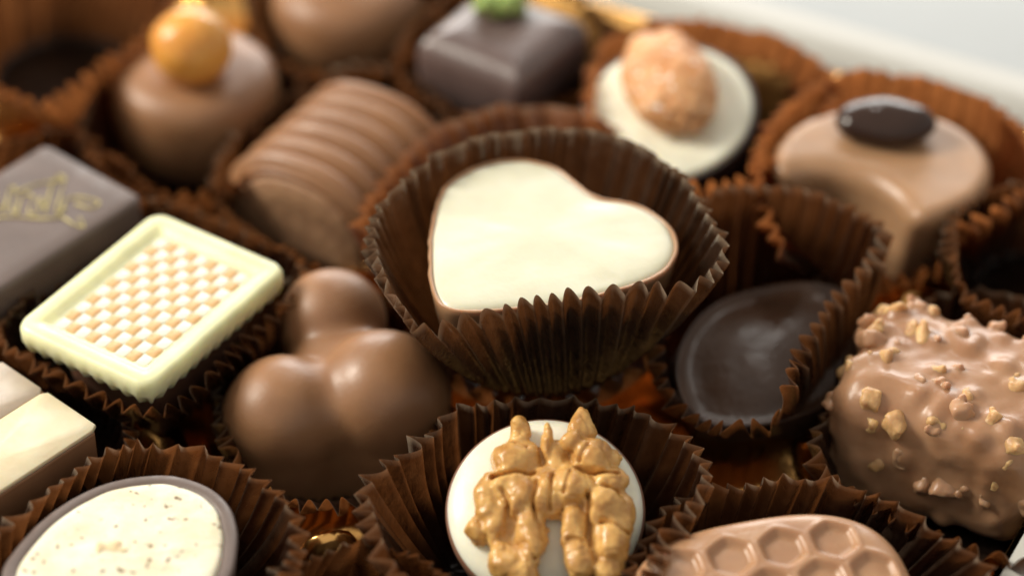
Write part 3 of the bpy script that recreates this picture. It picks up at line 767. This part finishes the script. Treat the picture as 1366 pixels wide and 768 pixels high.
def darksquare():
    z = 2.0
    R0, T0, B0_ = [np.array(q) for q in [(-5.013, 1.362), (-6.404, 2.68), (-6.693, -0.649)]]
    e1 = (R0-B0_); e1 /= np.linalg.norm(e1); e2 = np.array([-e1[1], e1[0]])
    rot = math.atan2(e1[1], e1[0]); b = np.linalg.norm(T0-R0)/2*1.02; a = 1.75
    c = R0-e1*a+e2*b
    t = thing('written_square_chocolate', 'flat dark chocolate square with gold script writing at the left edge', 'chocolate', (c[0], c[1], .5), (0, 0, rot))
    zt = z-.5
    L = rrect(a, b, .12, 80)
    rings('chocolate_body', [z_loop(L*.97, 0), z_loop(L*.995, .2), z_loop(L, zt-.1), z_loop(offset_loop(L, .02), zt-.03), z_loop(rrect(a-.08, b-.08, .07, 80), zt), z_loop(rrect(a-.3, b-.3, .07, 80), zt), z_loop(rrect(a-.9, b-.9, .07, 80), zt)], DARKM, t)
    # script strokes
    st = [[(-7.382, 1.362), (-7.232, 1.736), (-7.025, 1.362), (-7.079, 1.026), (-6.892, 1.143)], [(-6.869, 0.976), (-6.868, 1.481), (-6.793, 1.532), (-6.769, 1.06), (-6.657, 0.976)], [(-6.697, 0.976), (-6.668, 1.362), (-6.525, 1.362), (-6.542, 1.026), (-6.416, 0.993), (-6.418, 1.328), (-6.294, 0.993)], [(-6.312, 0.976), (-6.286, 1.736), (-6.146, 1.771), (-6.157, 1.362), (-6.172, 0.993), (-6.043, 1.093)], [(-6.779, 1.43), (-6.499, 1.634), (-6.121, 1.736)], [(-6.123, 0.927), (-6.047, 1.294), (-5.826, 1.328), (-5.611, 1.227), (-5.697, 1.093), (-5.933, 1.194)], [(-6.059, 0.893), (-5.877, 0.728), (-5.752, 0.695), (-5.836, 0.893)], [(-7.207, 0.86), (-6.706, 0.893), (-6.297, 0.86), (-6.038, 0.893)]]
    V = []; F = []
    ci, si = math.cos(-rot), math.sin(-rot)
    for s_ in st:
        pts = []
        for x, y in s_:
            dx, dy = x-c[0], y-c[1]; pts.append((dx*ci-dy*si, dx*si+dy*ci))
        v, f_ = ribbon('', pts, .016, None, None, zt+.002)
        n0 = len(V); V += v; F += [tuple(i+n0 for i in q) for q in f_]
    mesh_obj('gold_writing', V, F, GINK, t)
darksquare()

# ------------------------------------------------------------------ truffle with hazelnut
def truffle():
    c = (-4.657, 4.87, 1.2)
    t = thing('hazelnut_truffle', 'domed milk chocolate truffle topped with a whole golden hazelnut', 'chocolate', (c[0], c[1], .25))
    L0 = ell(1.22, 1.2, 96)
    prof = [(.82, 0), (.90, .1), (.99, .45), (1.02, .8), (1.01, 1.1), (.97, 1.3), (.88, 1.44), (.72, 1.51), (.5, 1.54), (.3, 1.55), (.1, 1.555)]
    rings('chocolate_body', [z_loop(L0*s_, zz) for s_, zz in prof], MILK, t)
    def f(P): return ellip(P, (0, 0, 0), (.60, .58, .56))-.02*np.exp(-((P[..., 2]+.45)/.15)**2)+.012*noise3(P, 4, 2)
    V, F = surfnet(f, (-.75, -.75, -.7), (.75, .75, .7), .04)
    g = (-4.63, 4.615, 2.2); mesh_obj('hazelnut', V, F, HAZ, t, loc=(g[0]-c[0], g[1]-c[1], 2.0), rot=(.3, .2, 0))
truffle()

# ------------------------------------------------------------------ ridged log
def log_():
    p0 = np.array((-3.012, 2.028, 1.1)[:2]); p1 = np.array((-1.905, 3.937, 1.1)[:2])
    d = p1-p0; ln = np.linalg.norm(d)*1.0; rot = math.atan2(d[1], d[0])
    t = thing('ridged_log_chocolate', 'ridged half round milk chocolate log with exposed nougat end', 'chocolate', (p0[0], p0[1], .35), (0, 0, rot))
    n = 40; rad = 1.34; hgt = 1.6
    th = np.linspace(R(-12), R(192), n)
    prof = np.stack([rad*np.sign(np.cos(th))*np.abs(np.cos(th))**.85, .25+(hgt-.25)*np.sign(np.sin(th))*np.abs(np.sin(th))**.9], -1)
    prof = np.vstack([prof, [(-rad*.8, 0), (rad*.8, 0)]])
    loops = []
    m = 90
    for k in range(m+1):
        u = k/m; x = u*ln
        r = np.abs(math.sin(math.pi*(u*5.5)))**.75
        s_ = .85+.19*r
        if k == 0: s_ = .93
        if k in (m,): s_ = .90
        q = prof*s_
        loops.append(np.stack([np.full(len(q), x), -q[:, 0], q[:, 1]], -1))
    inner = prof*.80+np.array([0, .08])
    loops = [np.stack([np.full(len(q), .03), -q[:, 0], q[:, 1]], -1) for q in (inner,)]+[np.stack([np.full(len(q), -.0), -q[:, 0], q[:, 1]], -1) for q in (prof*.84+np.array([0, .06]), prof*.91+np.array([0, .01]))]+loops
    rings('chocolate_coat', loops, MILK, t)
    q1 = prof*.81+np.array([0, .08])
    rings('nougat_filling', [np.stack([np.full(len(q1), x), -q1[:, 0]*s_, q1[:, 1]*s_+(1-s_)*.6], -1) for x, s_ in ((.02, 1), (-.02, .99), (-.045, .95), (-.05, .6), (-.05, .2))], NOUG, t, False, True)
log_()

# ------------------------------------------------------------------ pistachio square
def leafsq():
    z = 2.15
    P = [np.array(q) for q in [(-1.534, 5.116), (0.054, 4.042), (1.268, 5.47)]]
    e1 = P[1]-P[0]; e2 = P[2]-P[1]; a = np.linalg.norm(e1)/2; b = np.linalg.norm(e2)/2
    rot = math.atan2(e1[1], e1[0]); c = (P[0]+P[2])/2
    t = thing('pistachio_square_chocolate', 'glossy dark square chocolate topped with green pistachio pieces', 'chocolate', (c[0], c[1], .55), (0, 0, rot))
    zt = z-.55; L = rrect(a*1.0, b*1.0, .16, 96)
    m = choc('bluish_dark_chocolate', (.13, .088, .08), rough=.30, sss=.08, spec=.65, bump=.06)
    rings('chocolate_body', [z_loop(L*.97, 0), z_loop(L, zt-.35), z_loop(offset_loop(L, .03), zt-.22), z_loop(offset_loop(L, .12), zt-.10), z_loop(rrect(a-.26, b-.26, .1, 96), zt-.02), z_loop(rrect(a-.42, b-.42, .1, 96), zt), z_loop(rrect(a-.7, b-.7, .1, 96), zt+.005)], m, t)
    rnd = np.random.RandomState(3)
    ci, si = math.cos(-rot), math.sin(-rot)
    first = None
    for k in range(9):
        g = (-0.077+rnd.uniform(-.40, .40), 5.738+rnd.uniform(-.26, .26)); dx, dy = g[0]-c[0], g[1]-c[1]
        loc = (dx*ci-dy*si, dx*si+dy*ci, zt+.12+rnd.uniform(0, .15)); rt = tuple(rnd.uniform(0, 6, 3)); kk = rnd.uniform(.8, 1.3)
        if first is None:
            V, F = surfnet(lambda P: rbox(P, (0, 0, 0), (.24, .15, .13), .09)+.05*noise3(P, 6, 2), (-.35, -.3, -.3), (.35, .3, .3), .04)
            first = mesh_obj('pistachio_piece', V, F, PIST, t, loc=loc, rot=rt)
        else: clone(first, t, loc, rt, (kk,)*3)
leafsq()

# ------------------------------------------------------------------ chocolate at the top edge
def topblob():
    c = (-2.545, 7.241, 1.4)
    t = thing('domed_chocolate', 'blurred domed milk chocolate cut by the top edge', 'chocolate', (c[0], c[1], .3))
    L0 = ell(1.18, 1.15, 96)
    rings('chocolate_body', [z_loop(L0*s_, zz) for s_, zz in [(.80, 0), (.9, .1), (.99, .5), (1.0, .85), (.96, 1.15), (.86, 1.33), (.7, 1.43), (.45, 1.5), (.15, 1.53)]], MILK, t)
    lp = [z_loop(L0*.42*s_, zz) for s_, zz in [(1.0, 1.45), (1.02, 1.55), (.95, 1.63), (.7, 1.67), (.3, 1.68)]]
    rings('chocolate_cap', lp, MILKD, t, False, True)
topblob()

# ------------------------------------------------------------------ glossy dark chocolate
def glossy():
    c = (3.415, -0.778, 0.9)
    t = thing('glossy_dark_chocolate', 'shadowed glossy dark chocolate dome deep in its paper cup', 'chocolate', (c[0], c[1], .06), (R(4), R(-6), R(48)))
    tt = np.linspace(0, 2*np.pi, 128, endpoint=False)
    L0 = np.stack([1.55*np.cos(tt), 1.12*np.sin(tt)*np.abs(np.sin(tt))**.35], -1)
    prof = [(.7, 0), (.85, .2), (.95, .7), (.995, 1.0), (1.0, 1.05), (.985, 1.08), (.965, 1.075), (.94, 1.05), (.90, 1.02), (.82, 1.02), (.7, 1.06), (.55, 1.11), (.4, 1.14), (.2, 1.16), (.06, 1.165)]
    rings('chocolate_body', [z_loop(L0*s_, zz+.05*noise3(np.hstack([L0*s_, L0[:, :1]*0]), 1.3, 4)*(zz > .5)) for s_, zz in prof], GLOSS, t)
glossy()

# ------------------------------------------------------------------ chocolate showing at the bottom edge
def bottom():
    c = (-1.816, -6.258, 1.5)
    t = thing('rounded_chocolate', 'sliver of a pinkish brown chocolate at the bottom edge', 'chocolate', (c[0], c[1], .3))
    L0 = ell(.80, .78, 72)
    rings('chocolate_body', [z_loop(L0*s_, zz) for s_, zz in [(.8, 0), (.97, .3), (1, .8), (.97, 1.1), (.86, 1.25), (.6, 1.32), (.2, 1.34)]], MILKW, t)
bottom()
